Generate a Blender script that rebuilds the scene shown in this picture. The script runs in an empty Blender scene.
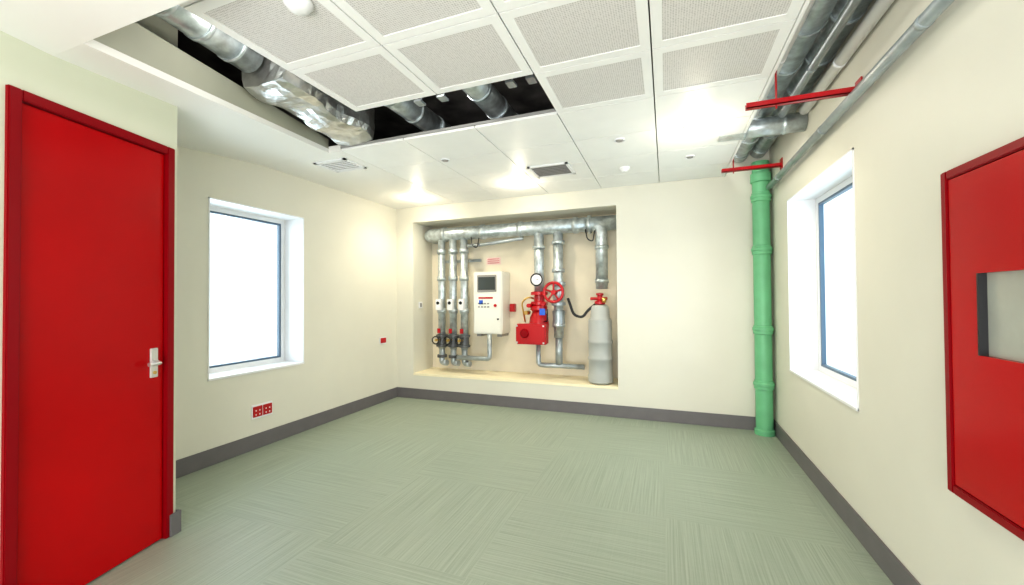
import bpy, bmesh, math, random
from mathutils import Vector, Matrix
random.seed(3)
S=bpy.context.scene
D=5.27; XL=-3.9; XR=1.1; H=2.9; YB=-1.6; TOP=3.6
# ------------------------------------------------------------ materials
def new(name):
    m=bpy.data.materials.new(name); m.use_nodes=True
    nt=m.node_tree; b=nt.nodes['Principled BSDF']; return m,nt,b
def mat(name,col,rough=.5,metal=0,noise=0,nscale=8,bump=0,bscale=60,emit=0,coat=0,spec=None):
    m,nt,b=new(name)
    b.inputs['Roughness'].default_value=rough; b.inputs['Metallic'].default_value=metal
    b.inputs['Base Color'].default_value=(*col,1)
    if spec is not None: b.inputs['Specular IOR Level'].default_value=spec
    if coat: b.inputs['Coat Weight'].default_value=coat; b.inputs['Coat Roughness'].default_value=.12
    tc=nt.nodes.new('ShaderNodeTexCoord')
    if noise:
        n=nt.nodes.new('ShaderNodeTexNoise'); n.inputs['Scale'].default_value=nscale; n.inputs['Detail'].default_value=4
        nt.links.new(tc.outputs['Object'],n.inputs['Vector'])
        r=nt.nodes.new('ShaderNodeValToRGB')
        r.color_ramp.elements[0].position=.3;r.color_ramp.elements[1].position=.7
        r.color_ramp.elements[0].color=(*[c*(1-noise) for c in col],1); r.color_ramp.elements[1].color=(*[min(1,c*(1+noise)) for c in col],1)
        nt.links.new(n.outputs['Fac'],r.inputs['Fac']); nt.links.new(r.outputs['Color'],b.inputs['Base Color'])
    if bump:
        n=nt.nodes.new('ShaderNodeTexNoise'); n.inputs['Scale'].default_value=bscale
        nt.links.new(tc.outputs['Object'],n.inputs['Vector'])
        bp=nt.nodes.new('ShaderNodeBump'); bp.inputs['Strength'].default_value=bump; bp.inputs['Distance'].default_value=.01
        nt.links.new(n.outputs['Fac'],bp.inputs['Height']); nt.links.new(bp.outputs['Normal'],b.inputs['Normal'])
    if emit:
        b.inputs['Emission Color'].default_value=(*col,1); b.inputs['Emission Strength'].default_value=emit
    return m
M={}
M['wall']=mat('painted_wall',(.68,.66,.575),.5,noise=.02,nscale=2,bump=.05,bscale=150)
M['walld']=mat('painted_wall_door',(.66,.68,.55),.5,noise=.02,nscale=2)
M['niche']=mat('niche_paint',(.74,.68,.55),.6,noise=.04,nscale=4)
M['sill']=mat('cream_ledge',(.88,.80,.58),.5,noise=.03)
M['plaster']=mat('ceiling_plaster',(.84,.83,.80),.5,noise=.01,nscale=2)
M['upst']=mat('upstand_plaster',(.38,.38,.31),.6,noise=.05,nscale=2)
M['tile']=mat('ceiling_tile_white',(.85,.85,.835),.45,noise=.015,nscale=6)
M['tbar']=mat('grid_bar',(.30,.30,.29),.5)
M['white']=mat('white_trim',(.80,.80,.81),.4)
M['base']=mat('baseboard_grey',(.15,.14,.145),.45,noise=.05)
M['red']=mat('gloss_red_paint',(.42,.0005,.003),.24,noise=.10,nscale=1.5,spec=.25)
M['redf']=mat('red_frame_paint',(.25,.001,.006),.35,spec=.2)
M['redv']=mat('valve_red',(.44,.004,.010),.35,coat=.15)
M['chrome']=mat('brushed_steel',(.75,.75,.75),.3,.9)
M['galv']=mat('galvanised_steel',(.52,.57,.59),.35,.68,noise=.30,nscale=14,bump=.08,bscale=30)
M['pipe']=mat('grey_pipe',(.38,.42,.44),.35,.5,noise=.15,nscale=12)
M['foil']=mat('foil_duct_wrap',(.62,.62,.60),.3,.85,noise=.2,nscale=10,bump=.9,bscale=14)
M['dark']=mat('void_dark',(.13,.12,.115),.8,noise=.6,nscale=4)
M['void']=mat('plenum_paint',(.48,.45,.39),.7,noise=.1)
M['black']=mat('black_rubber',(.015,.015,.017),.4)
M['iron']=mat('cast_iron_valve',(.10,.105,.11),.4,.3,noise=.2)
M['green']=mat('green_pipe_paint',(.15,.44,.23),.4,noise=.08,nscale=6)
M['panel']=mat('panel_enamel',(.76,.76,.70),.35)
M['screen']=mat('panel_screen',(.06,.07,.07),.15)
M['blue']=mat('blue_label',(.03,.12,.6),.4)
M['brass']=mat('brass',(.65,.45,.15),.3,1)
M['frame']=mat('window_frame_grey',(.08,.13,.19),.4)
M['cyl']=mat('cylinder_grey',(.40,.415,.40),.5)
M['pink']=mat('sign_pink',(.82,.62,.58),.5)
M['signred']=mat('sign_print',(.6,.12,.14),.5)
M['grille']=mat('grille_grey',(.28,.27,.26),.4)
M['lamp']=mat('lamp_lens',(1,.95,.82),.3,emit=20)
M['glassgrey']=mat('cabinet_vision_panel',(.38,.39,.34),.15,noise=.05,coat=.2)
def perf():
    m,nt,b=new('perforated_tile'); N=nt.nodes;L=nt.links
    tc=N.new('ShaderNodeTexCoord'); v=N.new('ShaderNodeTexVoronoi'); v.inputs['Scale'].default_value=80; v.inputs['Randomness'].default_value=.15
    L.new(tc.outputs['Object'],v.inputs['Vector'])
    r=N.new('ShaderNodeValToRGB'); r.color_ramp.elements[0].position=.22; r.color_ramp.elements[0].color=(.43,.41,.40,1)
    r.color_ramp.elements[1].position=.5; r.color_ramp.elements[1].color=(.70,.68,.665,1)
    L.new(v.outputs['Distance'],r.inputs['Fac']); L.new(r.outputs['Color'],b.inputs['Base Color']); b.inputs['Roughness'].default_value=.5
    return m
M['perf']=perf()
def carpet():
    m,nt,b=new('carpet_tiles'); N=nt.nodes;L=nt.links
    tc=N.new('ShaderNodeTexCoord')
    def stretched(sx,sy):
        mp=N.new('ShaderNodeMapping'); mp.inputs['Scale'].default_value=(sx,sy,1); L.new(tc.outputs['Object'],mp.inputs['Vector'])
        n=N.new('ShaderNodeTexNoise'); n.inputs['Scale'].default_value=1; n.inputs['Detail'].default_value=5;n.inputs['Roughness'].default_value=.65
        L.new(mp.outputs['Vector'],n.inputs['Vector']); return n
    a=stretched(95,1.3); c=stretched(1.3,95)
    ck=N.new('ShaderNodeTexChecker'); ck.inputs['Scale'].default_value=1.0
    mp=N.new('ShaderNodeMapping'); mp.inputs['Scale'].default_value=(1.0,1.0,0); mp.inputs['Location'].default_value=(.02,.02,.5); L.new(tc.outputs['Object'],mp.inputs['Vector']); L.new(mp.outputs['Vector'],ck.inputs['Vector'])
    mr=N.new('ShaderNodeMapRange'); mr.inputs[3].default_value=.12; mr.inputs[4].default_value=.85; L.new(ck.outputs['Fac'],mr.inputs[0])
    mx=N.new('ShaderNodeMix'); L.new(mr.outputs[0],mx.inputs[0]); L.new(a.outputs['Fac'],mx.inputs[2]); L.new(c.outputs['Fac'],mx.inputs[3])
    r=N.new('ShaderNodeValToRGB'); r.color_ramp.elements[0].position=.3; r.color_ramp.elements[0].color=(.235,.28,.22,1)
    r.color_ramp.elements[1].position=.72; r.color_ramp.elements[1].color=(.375,.425,.35,1)
    L.new(mx.outputs[0],r.inputs['Fac']); L.new(r.outputs['Color'],b.inputs['Base Color']); b.inputs['Roughness'].default_value=.45
    bp=N.new('ShaderNodeBump'); bp.inputs['Strength'].default_value=.08; bp.inputs['Distance'].default_value=.004
    L.new(mx.outputs[0],bp.inputs['Height']); L.new(bp.outputs['Normal'],b.inputs['Normal'])
    return m
M['carpet']=carpet()
def glass():
    m,nt,b=new('window_glass'); N=nt.nodes;L=nt.links
    t=N.new('ShaderNodeBsdfTransparent'); t.inputs[0].default_value=(.90,.97,1,1); g=N.new('ShaderNodeBsdfGlossy'); g.inputs['Roughness'].default_value=.02
    mx=N.new('ShaderNodeMixShader'); mx.inputs[0].default_value=.05
    L.new(t.outputs[0],mx.inputs[1]);L.new(g.outputs[0],mx.inputs[2]);L.new(mx.outputs[0],N['Material Output'].inputs['Surface'])
    return m
M['glass']=glass()
# ------------------------------------------------------------ builders
def empty(name):
    e=bpy.data.objects.new(name,None); e.empty_display_size=.1; S.collection.objects.link(e); return e
def obj(name,me,m,parent=None,smooth=False):
    o=bpy.data.objects.new(name,me); S.collection.objects.link(o)
    me.materials.append(M[m] if isinstance(m,str) else m)
    if smooth:
        for p in me.polygons: p.use_smooth=True
    if parent: o.parent=parent
    return o
def addbox(bm,x0,x1,y0,y1,z0,z1,mtx=None):
    vs=[bm.verts.new(Vector(c) if mtx is None else mtx@Vector(c)) for c in [(x0,y0,z0),(x1,y0,z0),(x1,y1,z0),(x0,y1,z0),(x0,y0,z1),(x1,y0,z1),(x1,y1,z1),(x0,y1,z1)]]
    for f in [(0,3,2,1),(4,5,6,7),(0,1,5,4),(1,2,6,5),(2,3,7,6),(3,0,4,7)]: bm.faces.new([vs[i] for i in f])
def boxes(name,lst,m,parent=None,bevel=0,mtx=None):
    bm=bmesh.new()
    for b in lst:
        b=(min(b[0],b[1]),max(b[0],b[1]),min(b[2],b[3]),max(b[2],b[3]),min(b[4],b[5]),max(b[4],b[5]))
        addbox(bm,*b,mtx=mtx)
    if bevel: bmesh.ops.bevel(bm,geom=bm.edges[:],offset=bevel,segments=2,affect='EDGES')
    bmesh.ops.recalc_face_normals(bm,faces=bm.faces[:])
    me=bpy.data.meshes.new(name); bm.to_mesh(me); bm.free(); return obj(name,me,m,parent)
def box(name,*a,m='white',parent=None,bevel=0,mtx=None): return boxes(name,[a],m,parent,bevel,mtx)
def hexa(name,b4,t4,m,parent=None):
    bm=bmesh.new(); vs=[bm.verts.new(c) for c in list(b4)+list(t4)]
    for f in [(0,3,2,1),(4,5,6,7),(0,1,5,4),(1,2,6,5),(2,3,7,6),(3,0,4,7)]: bm.faces.new([vs[i] for i in f])
    bmesh.ops.recalc_face_normals(bm,faces=bm.faces[:])
    me=bpy.data.meshes.new(name); bm.to_mesh(me); bm.free(); return obj(name,me,m,parent)
def frameof(d):
    d=d.normalized(); u=d.orthogonal().normalized(); return u,d.cross(u)
def sweep(name,path,r,m,parent=None,seg=16,corner=0,caps=True):
    P=[Vector(p) for p in path]
    if corner and len(P)>2:
        Q=[P[0]]
        for i in range(1,len(P)-1):
            a,b,c=P[i-1],P[i],P[i+1]; k=min(corner,(a-b).length*.49,(c-b).length*.49)
            s=b+(a-b).normalized()*k; e=b+(c-b).normalized()*k
            for t in range(9):
                t/=8; Q.append(s*(1-t)**2+b*2*t*(1-t)+e*t*t)
        Q.append(P[-1]); P=Q
    bm=bmesh.new(); rings=[]; u=None
    for i,p in enumerate(P):
        d=(P[min(i+1,len(P)-1)]-P[max(i-1,0)]).normalized()
        if u is None: u,v=frameof(d)
        else:
            u=(u-d*u.dot(d)).normalized(); v=d.cross(u)
        rr=r[i] if isinstance(r,(list,tuple)) else r
        rings.append([bm.verts.new(p+(u*math.cos(2*math.pi*k/seg)+v*math.sin(2*math.pi*k/seg))*rr) for k in range(seg)])
    for a,b in zip(rings,rings[1:]):
        for k in range(seg): f=bm.faces.new([a[k],a[(k+1)%seg],b[(k+1)%seg],b[k]]); f.smooth=True
    if caps: bm.faces.new(rings[0][::-1]); bm.faces.new(rings[-1])
    bmesh.ops.recalc_face_normals(bm,faces=bm.faces[:])
    me=bpy.data.meshes.new(name); bm.to_mesh(me); bm.free(); return obj(name,me,m,parent)
def cyl(name,p,q,r,m,parent=None,seg=24): return sweep(name,[p,q],r,m,parent,seg)
def lathe(name,c,prof,m,parent=None,axis='Z',seg=32):
    bm=bmesh.new(); rings=[]
    for r,h in prof:
        ring=[]
        for k in range(seg):
            a=2*math.pi*k/seg; x,y=max(r,1e-4)*math.cos(a),max(r,1e-4)*math.sin(a)
            v={'Z':(x,y,h),'Y':(x,h,y),'X':(h,x,y)}[axis]; ring.append(bm.verts.new(Vector(c)+Vector(v)))
        rings.append(ring)
    for a,b in zip(rings,rings[1:]):
        for k in range(seg): f=bm.faces.new([a[k],a[(k+1)%seg],b[(k+1)%seg],b[k]]); f.smooth=True
    bm.faces.new(rings[0]); bm.faces.new(rings[-1])
    bmesh.ops.recalc_face_normals(bm,faces=bm.faces[:])
    me=bpy.data.meshes.new(name); bm.to_mesh(me); bm.free()
    o=obj(name,me,m,parent)
    md=o.modifiers.new('es','EDGE_SPLIT'); md.split_angle=math.radians(40); return o
def torus(name,c,R,r,m,parent=None,axis='Y',seg=32):
    pts=[]
    for k in range(seg+1):
        a=2*math.pi*k/seg; x,y=R*math.cos(a),R*math.sin(a)
        pts.append(Vector(c)+Vector({'Y':(x,0,y),'Z':(x,y,0),'X':(0,x,y)}[axis]))
    return sweep(name,pts,r,m,parent,8,caps=False)
# ------------------------------------------------------------ room shell
T=.40
box('floor',-4.3,1.6,YB,6.0,-.12,0,m='carpet')
LW=(2.49,3.54,.77,2.45); RW=(3.10,4.57,.79,2.42)
def wall_x(name,x0,x1,ya,yb,z1,w,m):
    y0,y1,s,t=w
    boxes(name,[(x0,x1,ya,y0,0,z1),(x0,x1,y1,yb,0,z1),(x0,x1,y0,y1,0,s),(x0,x1,y0,y1,t,z1)],m)
wall_x('wall_left',XL-T,XL,1.72,D,TOP,LW,'wall')
wall_x('wall_right',XR,XR+T,YB,D,TOP,RW,'wall')
NX0,NX1,NZ0,NZ1,ND=-3.6,-.575,.38,2.67,.55
wb=boxes('wall_back',[(XL-T,NX0,D,D+.75,0,TOP),(NX1,XR+T,D,D+.75,0,TOP),(NX0,NX1,D,D+.75,0,NZ0-.03),(NX0,NX1,D,D+.75,NZ1,TOP)],'wall')
box('wall_niche',NX0,NX1,D+ND,D+.75,NZ0-.03,NZ1,m='niche')
box('trim_niche_ledge',NX0+.001,NX1-.001,D-.004,D+ND,NZ0-.03,NZ0,m='sill')
C=Vector((-3.0,1.72,0)); du=Vector((.255,-.967,0)).normalized(); nn=Vector((.967,.255,0)).normalized()
DM=Matrix(((du.x,nn.x,0,C.x),(du.y,nn.y,0,C.y),(0,0,1,0),(0,0,0,1)))
d0,d1,dt=.03,.845,2.487
boxes('wall_door_side',[(0,d0,-.2,0,0,TOP),(d1,3.4,-.2,0,0,TOP),(d0,d1,-.2,0,dt,TOP)],'walld',mtx=DM)
box('wall_return',XL-T,-2.95-.10,1.72,1.60,0,TOP,m='walld')
door=empty('door_1')
fw=.05
boxes('door_frame',[(d0,d0+fw,-.12,.018,0,dt),(d1-fw,d1,-.12,.018,0,dt),(d0+fw,d1-fw,-.12,.018,dt-fw,dt)],'redf',door,.004,DM)
box('leaf',d0+fw+.004,d1-fw-.004,-.07,-.006,.008,dt-fw-.004,m='red',parent=door,bevel=.003,mtx=DM)
hx=.150
box('handle_plate',hx-.024,hx+.024,-.006,.006,1.03,1.21,m='chrome',parent=door,bevel=.003,mtx=DM)
def dm(a,b,c): return DM@Vector((a,b,c))
sweep('lever',[dm(hx,.004,1.12),dm(hx,.05,1.12),dm(hx+.075,.05,1.12)],.012,'chrome',door,12,corner=.02)
cyl('rose',dm(hx,.004,1.12),dm(hx,.014,1.12),.022,'chrome',door)
cyl('lock_cylinder',dm(hx,.004,1.06),dm(hx,.012,1.06),.010,'brass',door)
bh,bt=.15,.014
box('baseboard_left',XL,XL+bt,1.75,D-.001,0,bh,m='base',bevel=.003)
box('baseboard_back',XL+bt,XR,D-bt,D,0,bh,m='base',bevel=.003)
box('baseboard_right',XR-bt,XR,YB,D-bt,0,bh,m='base',bevel=.003)
boxes('baseboard_door_side',[(-.014,d0+.03,.0181,.030,0,.14),(-.014,-.0005,-.06,.018,0,.14)],'base',None,.002,DM)
box('baseboard_return',d1+.001,3.3,0,bt,0,bh,m='base',bevel=.003,mtx=DM)
def window(name,side,w,depth):
    y0,y1,s,t=w; e=empty(name); sg=-1 if side=='L' else 1; X=XL if side=='L' else XR
    xg=X+sg*depth
    boxes('reveal',[(X-sg*.006,xg,y0,y0+.012,s,t),(X-sg*.006,xg,y1-.012,y1,s,t),(X-sg*.006,xg,y0,y1,t-.012,t)],'white',e)
    boxes('window_sill',[(X-sg*.012,xg,y0,y1,s,s+.02)],'white',e,.003)
    fr=.05; a0,a1,b0,b1=y0+.012,y1-.012,s+.02,t-.012; x1=xg+sg*.05
    boxes('frame',[(xg,x1,a0,a0+fr,b0,b1),(xg,x1,a1-fr,a1,b0,b1),(xg,x1,a0+fr,a1-fr,b0,b0+fr),(xg,x1,a0+fr,a1-fr,b1-fr,b1)],'white',e,.003)
    g=.02; xa,xb=xg+sg*.005,xg+sg*.04
    A0,A1,B0,B1=a0+fr,a1-fr,b0+fr,b1-fr
    boxes('gasket',[(xa,xb,A0,A0+g,B0,B1),(xa,xb,A1-g,A1,B0,B1),(xa,xb,A0+g,A1-g,B0,B0+g),(xa,xb,A0+g,A1-g,B1-g,B1)],'frame',e)
    box('pane',xg+sg*.022,xg+sg*.028,A0+g,A1-g,B0+g,B1-g,m='glass',parent=e)
    return e
window('window_1','L',LW,.28)
window('window_2','R',RW,.22)
# ------------------------------------------------------------ ceiling
gx,sx=.635,.695; gy=5.33; sy=.583
XS=[gx-i*sx for i in range(6)]; YS=[D]+[gy-j*sy for j in range(1,12)]
yv1=YS[4]; yv0=YS[7]; yv5=YS[5]
tiles=[];perfs=[];bars=[]
g=.004
for j in range(11):
    ya,yb=YS[j+1],YS[j]
    for i in range(5):
        xa,xb=XS[i+1],XS[i]
        if i==4 and j>=4: continue
        if j==4 and i in (2,3): continue
        a=(xa+g,xb-g,ya+g,yb-g)
        if j<4: tiles.append((*a,H,H+.02))
        else:
            w=.055
            tiles+= [(a[0],a[0]+w,a[2],a[3],H,H+.02),(a[1]-w,a[1],a[2],a[3],H,H+.02),(a[0]+w,a[1]-w,a[2],a[2]+w,H,H+.02),(a[0]+w,a[1]-w,a[3]-w,a[3],H,H+.02)]
            perfs.append((a[0]+w,a[1]-w,a[2]+w,a[3]-w,H+.004,H+.018))
        for r in [(xa-.008,xa+.008,ya,yb),(xb-.008,xb+.008,ya,yb),(xa,xb,ya-.008,ya+.008),(xa,xb,yb-.008,yb+.008)]:
            bars.append((*r,H+.0205,H+.04))
ceil=empty('ceiling')
boxes('plain_tiles',tiles,'tile',ceil)
boxes('perforated_tiles',perfs,'perf',ceil)
boxes('grid_bars',bars,'tbar',ceil)
xe=XS[5]
BH=2.72; yb0=1.07; bxa,bxb=-2.56,-2.99
UT=.13
boxes('bulkhead',[(XL,-1.72,YB,yb0,BH,H+.06)],'plaster',ceil)
hexa('sloping_soffit',[(XL,yb0,BH),(bxa,yb0,BH),(bxb,yv1,H),(XL,yv1,H)],[(XL,yb0,BH+.04),(bxa,yb0,BH+.04),(bxb,yv1,H+.04),(XL,yv1,H+.04)],'plaster',ceil)
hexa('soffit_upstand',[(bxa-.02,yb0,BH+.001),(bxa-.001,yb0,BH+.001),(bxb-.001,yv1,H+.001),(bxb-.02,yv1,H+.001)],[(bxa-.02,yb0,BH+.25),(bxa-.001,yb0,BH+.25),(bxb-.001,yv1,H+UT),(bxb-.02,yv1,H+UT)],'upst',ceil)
boxes('plaster_soffit',[(XL,xe-.003,yv1,D,H,H+.06),(bxa,XS[4]-.004,yb0,yv0-.08,H,H+.06)],'plaster',ceil)
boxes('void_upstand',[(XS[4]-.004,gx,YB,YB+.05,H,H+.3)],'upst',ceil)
box('grid_edge_trim',gx,gx+.02,YB,D,H-.004,H+.05,m='tile',parent=ceil)
boxes('ceiling_slab',[(-4.3,1.5,YB,D+.7,TOP,TOP+.1)],'void')
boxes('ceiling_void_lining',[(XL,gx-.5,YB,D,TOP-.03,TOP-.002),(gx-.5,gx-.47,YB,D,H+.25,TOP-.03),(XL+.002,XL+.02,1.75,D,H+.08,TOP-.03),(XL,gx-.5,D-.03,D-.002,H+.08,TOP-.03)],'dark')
def downlight(x,y,r=.07,on=True,E=45,G=5):
    e=empty('downlight')
    lathe('trim_ring',(x,y,H),[(r*.75,-.001),(r,-.012),(r*1.05,-.002),(r*1.05,.0)],'white',e)
    lathe('lens',(x,y,H),[(0,-.016),(r*.6,-.014),(r*.74,-.006),(r*.74,0)],'lamp' if on else 'grille',e)
    if on:
        l=bpy.data.lights.new('downlight_lamp','SPOT'); l.energy=E; l.spot_size=math.radians(150); l.spot_blend=.8; l.shadow_soft_size=.06; l.color=(1,.89,.68)
        lo=bpy.data.objects.new('lamp',l); S.collection.objects.link(lo); lo.location=(x,y,H-.03); lo.parent=e
        l=bpy.data.lights.new('downlight_glow','POINT'); l.energy=G; l.shadow_soft_size=.05; l.color=(1,.88,.66)
        lo=bpy.data.objects.new('lamp_glow',l); S.collection.objects.link(lo); lo.location=(x,y,H-.14); lo.parent=e
for x,y in [(-3.2,4.78),(-1.65,4.63),(.25,3.65)]: downlight(x,y,.10)
for x,y in [(-.37,3.7),(.24,4.4),(-2.06,3.58)]: downlight(x,y,.045,False)
e=empty('smoke_detector')
lathe('detector_body',(-1.6,1.42,H),[(0,-.045),(.03,-.045),(.05,-.03),(.065,-.012),(.065,0)],'white',e)
e=empty('smoke_detector')
lathe('detector_body',(-.4,4.52,H),[(0,-.045),(.025,-.045),(.04,-.03),(.055,-.012),(.055,0)],'white',e)
def diffuser(name,x,y,w,d,n,m='grille'):
    e=empty(name)
    boxes('border',[(x-w,x+w,y-d,y-d+.03,H-.012,H),(x-w,x+w,y+d-.03,y+d,H-.012,H),(x-w,x-w+.03,y-d,y+d,H-.012,H),(x+w-.03,x+w,y-d,y+d,H-.012,H)],'white',e)
    box('core',x-w+.03,x+w-.03,y-d+.03,y+d-.03,H-.003,H,m='dark' if m=='grille' else 'grille',parent=e)
    L=[]
    for k in range(n):
        yy=y-d+.03+(2*d-.06)*(k+.5)/n; L.append((x-w+.03,x+w-.03,yy-.006,yy+.006,H-.011,H-.003))
    boxes('louvres',L,'grille' if m=='grille' else 'white',e)
diffuser('air_diffuser',-1.15,4.30,.22,.20,7)
diffuser('air_grille',-3.15,3.32,.2,.16,6,'w')
# ------------------------------------------------------------ right ceiling void services
def ducty(name,pts,r,m='galv',step=.45,corner=0):
    e=empty(name); sweep('body',pts,r,m,e,24,corner=corner)
    P=[Vector(p) for p in pts]
    for a,b in zip(P,P[1:]):
        L=(b-a).length; d=(b-a).normalized(); k=step*.6
        while k<L-.12:
            cyl('coupling',a+d*k,a+d*(k+.03),r*1.07,m,e); k+=step
    return e
ducty('ventilation_pipe',[(.80,YB+.1,3.12),(.80,D-.02,3.12)],.09)
ducty('ventilation_pipe',[(.99,YB+.1,3.14),(.99,D-.02,3.14)],.085)
ducty('conduit_pipe',[(.70,YB+.1,3.00),(.70,3.85,3.00)],.024,'white',.8)
ducty('conduit_pipe',[(.715,YB+.1,3.32),(.715,D-.02,3.32)],.03,'pipe')
ducty('conduit_pipe',[(.90,YB+.1,3.31),(.90,D-.02,3.31)],.035,'white')
ducty('cable_conduit',[(1.03,YB+.1,3.38),(1.03,D-.02,3.38)],.025,'redv')
ducty('heating_pipe',[(1.05,YB+.1,2.985),(1.05,3.85,2.985)],.035,'white',.7)
ducty('heating_pipe',[(.90,YB+.1,2.975),(.90,3.85,2.975)],.026,'pipe',.7)
ducty('sprinkler_pipe',[(1.045,.3,2.67),(1.045,5.03,2.67)],.030,'pipe',1.2)
ducty('branch_duct',[(.45,4.0,2.95),(XR-.005,4.0,2.95)],.078,'galv',.3)
def strut(y,x0,x1,z,xr=.67):
    e=empty('red_strut_channel')
    boxes('channel',[(x0,x1,y-.02,y+.02,z,z+.006),(x0,x1,y-.02,y-.015,z,z+.035),(x0,x1,y+.015,y+.02,z,z+.035)],'redv',e)
    cyl('threaded_rod',(xr,y,z-.02),(xr,y,H+.07),.006,'redv',e,8)
    boxes('nut',[(x1-.045,x1-.015,y-.015,y+.015,z+.006,z+.02)],'redv',e)
    boxes('end_plate',[(x1,x1+.008,y-.04,y+.04,z-.02,z+.08)],'redv',e)
strut(3.0,.50,1.09,2.715)
strut(4.75,.56,1.09,2.80)
# left void services
ducty('exhaust_pipe',[(-2.46,1.20,3.13),(-2.60,1.92,3.14)],.11,'galv',.22)
e=empty('foil_wrapped_duct')
def foilduct():
    bm=bmesh.new(); n=18; rings=[]
    for k in range(n+1):
        t=k/n; y=1.97+1.02*t; w=.20+.03*math.sin(t*9); hh=.17+.02*math.sin(t*13); zc=3.13-.02*t; xc=-2.54-.12*t
        ring=[]
        for q in range(24):
            a=2*math.pi*q/24; c,s=math.cos(a),math.sin(a); p=6
            rr=(abs(c)**p+abs(s)**p)**(-1/p)
            ring.append(bm.verts.new((xc+w*rr*c+random.uniform(-.006,.006),y+random.uniform(-.010,.010),zc+hh*rr*s+random.uniform(-.006,.006))))
        rings.append(ring)
    for a,b in zip(rings,rings[1:]):
        for k in range(24): bm.faces.new([a[k],a[(k+1)%24],b[(k+1)%24],b[k]])
    bm.faces.new(rings[0]);bm.faces.new(rings[-1]); bmesh.ops.recalc_face_normals(bm,faces=bm.faces[:])
    me=bpy.data.meshes.new('duct_body'); bm.to_mesh(me); bm.free(); return obj('duct_body',me,'foil',e)
foilduct()
ducty('supply_pipe',[(-2.05,1.4,3.15),(-2.05,4.4,3.15)],.10,'galv',.35)
ducty('supply_pipe',[(-1.35,1.6,3.15),(-1.35,4.4,3.15)],.10,'galv',.35)
ducty('drain_pipe',[(-2.2,2.75,3.4),(-.3,2.75,3.4)],.03,'pipe',.5)
for x in (-1.75,-1.0,-1.55,-.85):
    e=empty('hanger_rod'); cyl('rod',(x,2.68,H+.1),(x,2.68,TOP-.03),.006,'pipe',e,8); box('bracket',x-.03,x+.03,2.62,2.70,H+.1,H+.115,m='pipe',parent=e)
# ------------------------------------------------------------ green pipe
e=empty('green_riser_pipe')
gxp,gyp=.99,5.15
lathe('riser',(gxp,gyp,0),[(.098,0.001),(.098,.05),(.084,.06),(.084,2.98),(.06,2.985)],'green',e)
for z in (.54,1.14,2.01,2.59): lathe('collar',(gxp,gyp,z),[(.084,-.05),(.095,-.045),(.095,-.01),(.102,-.005),(.102,.02),(.092,.03),(.092,.045),(.084,.05)],'green',e)
lathe('top_collar',(gxp,gyp,2.80),[(.084,-.05),(.1,-.04),(.1,.05),(.084,.06)],'green',e)
# ------------------------------------------------------------ fire cabinet
e=empty('fire_hose_cabinet')
y0,y1,z0,z1=1.30,2.185,.71,2.0; f=.035; X=XR; th=.04
boxes('cabinet_frame',[(X-th,X,y0,y0+f,z0,z1),(X-th,X,y1-f,y1,z0,z1),(X-th,X,y0+f,y1-f,z0,z0+f),(X-th,X,y0+f,y1-f,z1-f,z1)],'redf',e,.004)
wy0,wy1,wz0,wz1=1.45,1.995,1.28,1.58
a0,a1,b0,b1=y0+f+.004,y1-f-.004,z0+f+.004,z1-f-.004
boxes('cabinet_door',[(X-th+.006,X-.004,a0,wy0,b0,b1),(X-th+.006,X-.004,wy1,a1,b0,b1),(X-th+.006,X-.004,wy0,wy1,b0,wz0),(X-th+.006,X-.004,wy0,wy1,wz1,b1)],'red',e)
box('vision_glass',X-.012,X-.004,wy0,wy1,wz0,wz1,m='glassgrey',parent=e)
boxes('vision_panel_shade',[(X-th+.003,X-.01,wy1-.008,wy1,wz0,wz1),(X-th+.003,X-.01,wy0,wy0+.012,wz0,wz1)],'black',e)  # black side strips stand in for the shadow inside the window recess
def socket(name,yc,zc,w,h,m,rock):
    e=empty(name); box('plate',XL,XL+.012,yc-w,yc+w,zc-h,zc+h,m='white',parent=e,bevel=.003)
    boxes('rockers',[(XL+.012,XL+.018,yc+a,yc+b,zc-h*.75,zc+h*.75) for a,b in rock],m,e,.002)
    return e
e=socket('red_power_socket',3.02,.375,.115,.07,'redv',[(-.105,-.004),(.004,.105)])
boxes('socket_holes',[(XL+.018,XL+.02,3.02+a-.006,3.02+a+.006,.36+b,.372+b) for a in(-.075,-.035,.035,.075) for b in (-.02,.02)],'white',e)
socket('red_call_switch',4.93,.90,.07,.05,'redv',[(-.06,.06)])
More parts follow.
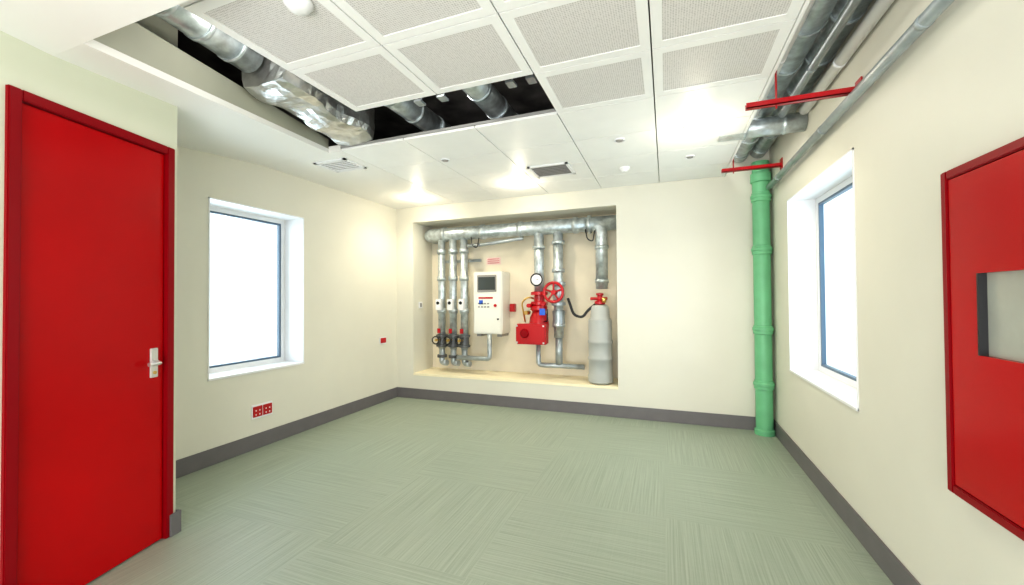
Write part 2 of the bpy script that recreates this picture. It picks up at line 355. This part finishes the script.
# ------------------------------------------------------------ niche services
YN=D+.27; YW=D+ND
e=empty('sprinkler_pipework')
sweep('header_pipe',[(-3.5,YW-.02,2.50),(-3.5,YN,2.50),(NX1+.001,YN,2.50)],.10,'galv',e,28,corner=.12)
for x in (-3.2,-2.55,-1.95,-1.15): cyl('header_coupling',(x-.03,YN,2.50),(x+.03,YN,2.50),.112,'galv',e,28)
cyl('bend_flange',(-.98,YN,2.50),(-.94,YN,2.50),.125,'galv',e,28)
for x in (-3.26,-3.06,-2.87):
    cyl('riser',(x,YN,.74),(x,YN,2.46),.056,'galv',e,20)
    for z in (2.2,1.78,1.28): cyl('riser_coupling',(x,YN,z),(x,YN,z+.07),.07,'galv',e,20)
    box('pressure_switch_base',x-.045,x+.045,YN-.12,YN-.05,1.33,1.50,m='white',parent=e,bevel=.008)
    cyl('switch_dial',(x,YN-.12,1.44),(x,YN-.127,1.44),.025,'black',e,12)
    lathe('butterfly_valve',(x,YN,.86),[(.055,-.10),(.09,-.09),(.09,-.06),(.07,-.055),(.07,.055),(.09,.06),(.09,.09),(.055,.10)],'iron',e,seg=20)
    cyl('valve_stem',(x,YN-.06,.88),(x,YN-.19,.88),.018,'brass',e,10)
    torus('valve_wheel',(x,YN-.19,.88),.055,.010,'black',e)
    box('valve_tag',x-.025,x+.025,YN-.1,YN-.09,.98,1.05,m='redv',parent=e)
    sweep('tail',[(x,YN,.78),(x,YN,.52),(x+.10,YN-.02,.52)],.045,'pipe',e,16,corner=.08)
    cyl('tail_flange',(x,YN,.60),(x,YN,.64),.075,'iron',e,16)
sweep('test_line',[(-2.95,YN-.08,.62),(-2.42,YN-.08,.62),(-2.42,YN-.08,.98)],.034,'pipe',e,12,corner=.05)
sweep('upper_branch',[(-2.78,YN-.05,2.30),(-2.55,YN-.05,2.30),(-1.9,YN-.05,2.36)],.025,'pipe',e,12,corner=.05)
for x in (-2.70,-1.0):
    sweep('loop_tube',[(x,YN-.10,2.42),(x+.03,YN-.12,2.28),(x+.1,YN-.1,2.25),(x+.12,YN-.08,2.40)],.008,'black',e,8,corner=.05)
box('unistrut',-3.45,-2.7,YW-.06,YW-.02,2.08,2.12,m='pipe',parent=e)
cyl('main_riser',(-1.68,YN,1.55),(-1.68,YN,2.45),.070,'galv',e,24)
cyl('main_riser_flange',(-1.68,YN,2.2),(-1.68,YN,2.24),.09,'galv',e)
cyl('second_riser',(-1.40,YN,.95),(-1.40,YN,2.45),.068,'galv',e,24)
for z in (2.25,1.86,1.1): cyl('second_riser_flange',(-1.40,YN,z),(-1.40,YN,z+.05),.09,'galv',e)
sweep('right_riser',[(-.99,YN,2.5),(-.80,YN-.02,2.46),(-.80,YN-.02,1.62)],.080,'galv',e,24,corner=.10)
for z in (1.7,2.15): cyl('right_riser_coupling',(-.80,YN-.02,z),(-.80,YN-.02,z+.05),.092,'galv',e)
sweep('bottom_line',[(-1.70,YN,.86),(-1.70,YN,.56),(-1.05,YN,.56)],.035,'pipe',e,14,corner=.06)
sweep('bottom_drop',[(-1.40,YN,.95),(-1.40,YN,.58)],.05,'pipe',e,14)
wc=(-1.42,YN-.20,1.58)
torus('handwheel_rim',wc,.13,.020,'redv',e)
for k in range(5):
    a=2*math.pi*k/5+.3; cyl('handwheel_spoke',wc,(wc[0]+.12*math.cos(a),wc[1],wc[2]+.12*math.sin(a)),.013,'redv',e,8)
cyl('handwheel_hub',(wc[0],wc[1]-.02,wc[2]),(wc[0],YN-.05,wc[2]),.032,'redv',e,14)
lathe('gate_valve_body',(-1.40,YN,1.56),[(.06,-.17),(.10,-.16),(.10,-.12),(.075,-.1),(.09,0),(.075,.1),(.10,.12),(.10,.16),(.06,.17)],'pipe',e)
lathe('lower_fitting',(-1.40,YN,1.22),[(.06,-.12),(.09,-.1),(.08,0),(.09,.1),(.06,.12)],'pipe',e)
e=empty('sprinkler_alarm_valve')
lathe('upper_flange',(-1.68,YN,1.50),[(.06,-.10),(.12,-.09),(.12,-.05),(.075,-.04),(.075,.04),(.12,.05),(.12,.09),(.06,.10)],'redv',e)
lathe('valve_body',(-1.68,YN-.02,1.13),[(.08,.28),(.12,.26),(.12,.21),(.09,.18),(.13,.10),(.14,0),(.13,-.12),(.09,-.18),(.12,-.20),(.12,-.25),(.08,-.27)],'redv',e)
box('actuator_box',-1.95,-1.52,YN-.25,YN-.10,.87,1.15,m='redv',parent=e,bevel=.015)
lathe('actuator_cap',(-1.82,YN-.25,1.02),[(.0,-.03),(.05,-.03),(.065,0)],'redf',e,axis='Y')
boxes('actuator_bolts',[(x-.012,x+.012,YN-.258,YN-.25,z-.012,z+.012) for x in(-1.93,-1.55) for z in (.895,1.125)],'chrome',e)
box('name_label',-1.62,-1.54,YN-.20,YN-.19,1.27,1.36,m='blue',parent=e)
boxes('name_label_mount',[(-1.60,-1.56,YN-.19,YN-.1,1.29,1.33)],'black',e)
lathe('pressure_gauge',(-1.68,YN-.10,1.76),[(0,-.03),(.075,-.03),(.085,-.025),(.085,.02),(0,.02)],'white',e,axis='Y')
torus('gauge_rim',(-1.68,YN-.13,1.76),.082,.010,'black',e)
box('gauge_needle',-1.683,-1.65,YN-.134,YN-.131,1.758,1.764,m='black',parent=e)
sweep('trim_tube',[(-1.86,YN-.1,1.17),(-1.90,YN-.14,1.45),(-1.80,YN-.14,1.52),(-1.74,YN-.08,1.50)],.012,'brass',e,8,corner=.06)
sweep('trim_tube',[(-1.58,YN-.1,1.18),(-1.52,YN-.16,1.18),(-1.52,YN-.16,1.35)],.010,'black',e,8,corner=.06)
for x,z in ((-1.82,1.30),(-1.57,1.42),(-1.78,1.40)): cyl('trim_cock',(x,YN-.2,z),(x,YN-.05,z),.028,'brass' if x<-1.8 else 'redv',e,12)
e=empty('pressure_cylinder')
cx,cy=-.82,YN-.08
lathe('tank',(cx,cy,NZ0),[(.13,0),(.162,.02),(.162,.10),(.154,.12),(.154,.30),(.162,.31),(.162,.34),(.154,.35),(.154,.52),(.162,.53),(.162,.56),(.154,.57),(.152,.83),(.125,.86),(.12,.99),(.10,1.02),(.06,1.03)],'cyl',e)
lathe('head_valve',(cx,cy,NZ0+1.03),[(.05,0),(.07,.01),(.07,.04),(.035,.06),(.035,.12),(.05,.13),(.05,.15),(.0,.16)],'redv',e,seg=20)
cyl('valve_arm',(cx-.12,cy-.02,1.49),(cx+.10,cy-.02,1.49),.02,'redv',e,10)
cyl('arm_knob',(cx+.06,cy-.05,1.44),(cx+.06,cy-.05,1.50),.03,'brass',e,10)
sweep('black_hose',[(-1.24,YN-.12,1.50),(-1.20,YN-.12,1.38),(-1.16,YN-.13,1.27),(-1.04,YN-.13,1.24),(-.98,YN-.12,1.33),(cx-.05,cy-.02,1.42)],.018,'black',e,12,corner=.08)
e=empty('fire_control_panel')
px0,px1,pz0,pz1=-2.69,-2.23,.98,1.90; pf=D+.22
box('cabinet',px0,px1,pf,YW,pz0,pz1,m='panel',parent=e,bevel=.012)
box('door_panel',px0+.02,px1-.02,pf-.012,pf-.001,pz0+.02,pz1-.02,m='panel',parent=e,bevel=.004)
box('screen_bezel',px0+.07,px1-.08,pf-.022,pf-.012,1.60,1.85,m='grille',parent=e,bevel=.004)
box('screen',px0+.09,px1-.10,pf-.026,pf-.022,1.63,1.82,m='screen',parent=e)
boxes('label_strip',[(px0+.09,px1-.14,pf-.016,pf-.012,1.50,1.525)],'redv',e)
boxes('key_rows',[(px0+.08+k*.05,px0+.11+k*.05,pf-.018,pf-.012,z,z+.02) for k in range(4) for z in (1.42,1.37)],'grille',e)
box('indicator',px0+.10,px0+.16,pf-.018,pf-.012,1.42,1.48,m='blue',parent=e)
cyl('red_button',(px1-.10,pf-.012,1.40),(px1-.10,pf-.03,1.40),.022,'redv',e,14)
cyl('lock',(px1-.06,pf-.012,1.20),(px1-.06,pf-.02,1.20),.014,'black',e,12)
boxes('mount_feet',[(px0+.03,px0+.1,pf+.05,YW,pz0-.04,pz0),(px1-.1,px1-.03,pf+.05,YW,pz0-.04,pz0)],'grille',e)
box('side_switch',px1+.02,px1+.10,YW-.08,YW,1.30,1.42,m='redv',parent=e,bevel=.006)
e=empty('fire_notice_sign')
box('plate',-2.62,-2.38,YW-.006,YW,2.03,2.14,m='pink',parent=e)
boxes('printed_lines',[(-2.60,-2.40,YW-.009,YW-.006,z,z+.010) for z in (2.05,2.08,2.11)],'signred',e)
e=empty('niche_isolator_switch')
box('plate',NX0,NX0+.01,D+.14,D+.24,1.36,1.46,m='white',parent=e,bevel=.002)
box('rocker',NX0+.01,NX0+.016,D+.17,D+.21,1.38,1.44,m='grille',parent=e)
# ------------------------------------------------------------ lights
W=bpy.data.worlds.new('World'); S.world=W; W.use_nodes=True
W.node_tree.nodes['Background'].inputs[0].default_value=(.94,.98,1,1); W.node_tree.nodes['Background'].inputs[1].default_value=1.12
def area(name,loc,rot,sx,sy,e,col=(1,1,1)):
    l=bpy.data.lights.new(name,'AREA'); l.shape='RECTANGLE'; l.size=sx;l.size_y=sy;l.energy=e;l.color=col
    o=bpy.data.objects.new(name,l); S.collection.objects.link(o); o.location=loc; o.rotation_euler=[math.radians(a) for a in rot]; return o
area('daylight_window_left',(XL-1.4,3.0,1.8),(0,-90,0),2.4,2.0,60,(.95,.98,1))
area('daylight_window_right',(XR+1.4,3.8,1.8),(0,90,0),2.4,2.0,60,(.95,.98,1))
area('ceiling_fill_rear',(-1.2,YB-.3,1.0),(112,0,0),4.5,2.0,150,(1,1,.99))  # added fill behind the camera to brighten the ceiling; no glazing there
def pt(name,loc,e,col=(1,.97,.9)):
    l=bpy.data.lights.new(name,'POINT'); l.energy=e; l.shadow_soft_size=.08; l.color=col
    o=bpy.data.objects.new(name,l); S.collection.objects.link(o); o.location=loc
pt('plenum_fill',(.50,1.9,3.2),13); pt('plenum_fill',(.50,4.4,3.2),8)  # added point fills that brighten the right void services; no lamps there
pt('plenum_fill',(-1.7,2.2,3.35),9); pt('plenum_fill',(-2.25,1.6,3.02),3)  # same added fill for the left void, no fitting modelled
# camera
cam=bpy.data.cameras.new('camera'); co=bpy.data.objects.new('camera',cam); S.collection.objects.link(co)
cam.sensor_width=36; cam.lens=407.4/1024*36; cam.clip_start=.05
R=Matrix.Rotation(math.radians(20.7),4,'Z')@Matrix.Rotation(math.radians(90.85),4,'X')@Matrix.Rotation(math.radians(-.42),4,'Z')
co.matrix_world=Matrix.Translation((0,0,1.5))@R
S.camera=co
S.view_settings.view_transform='Standard'
try: S.view_settings.look='Medium High Contrast'
except Exception as ex: print('look',ex)
S.view_settings.exposure=.36
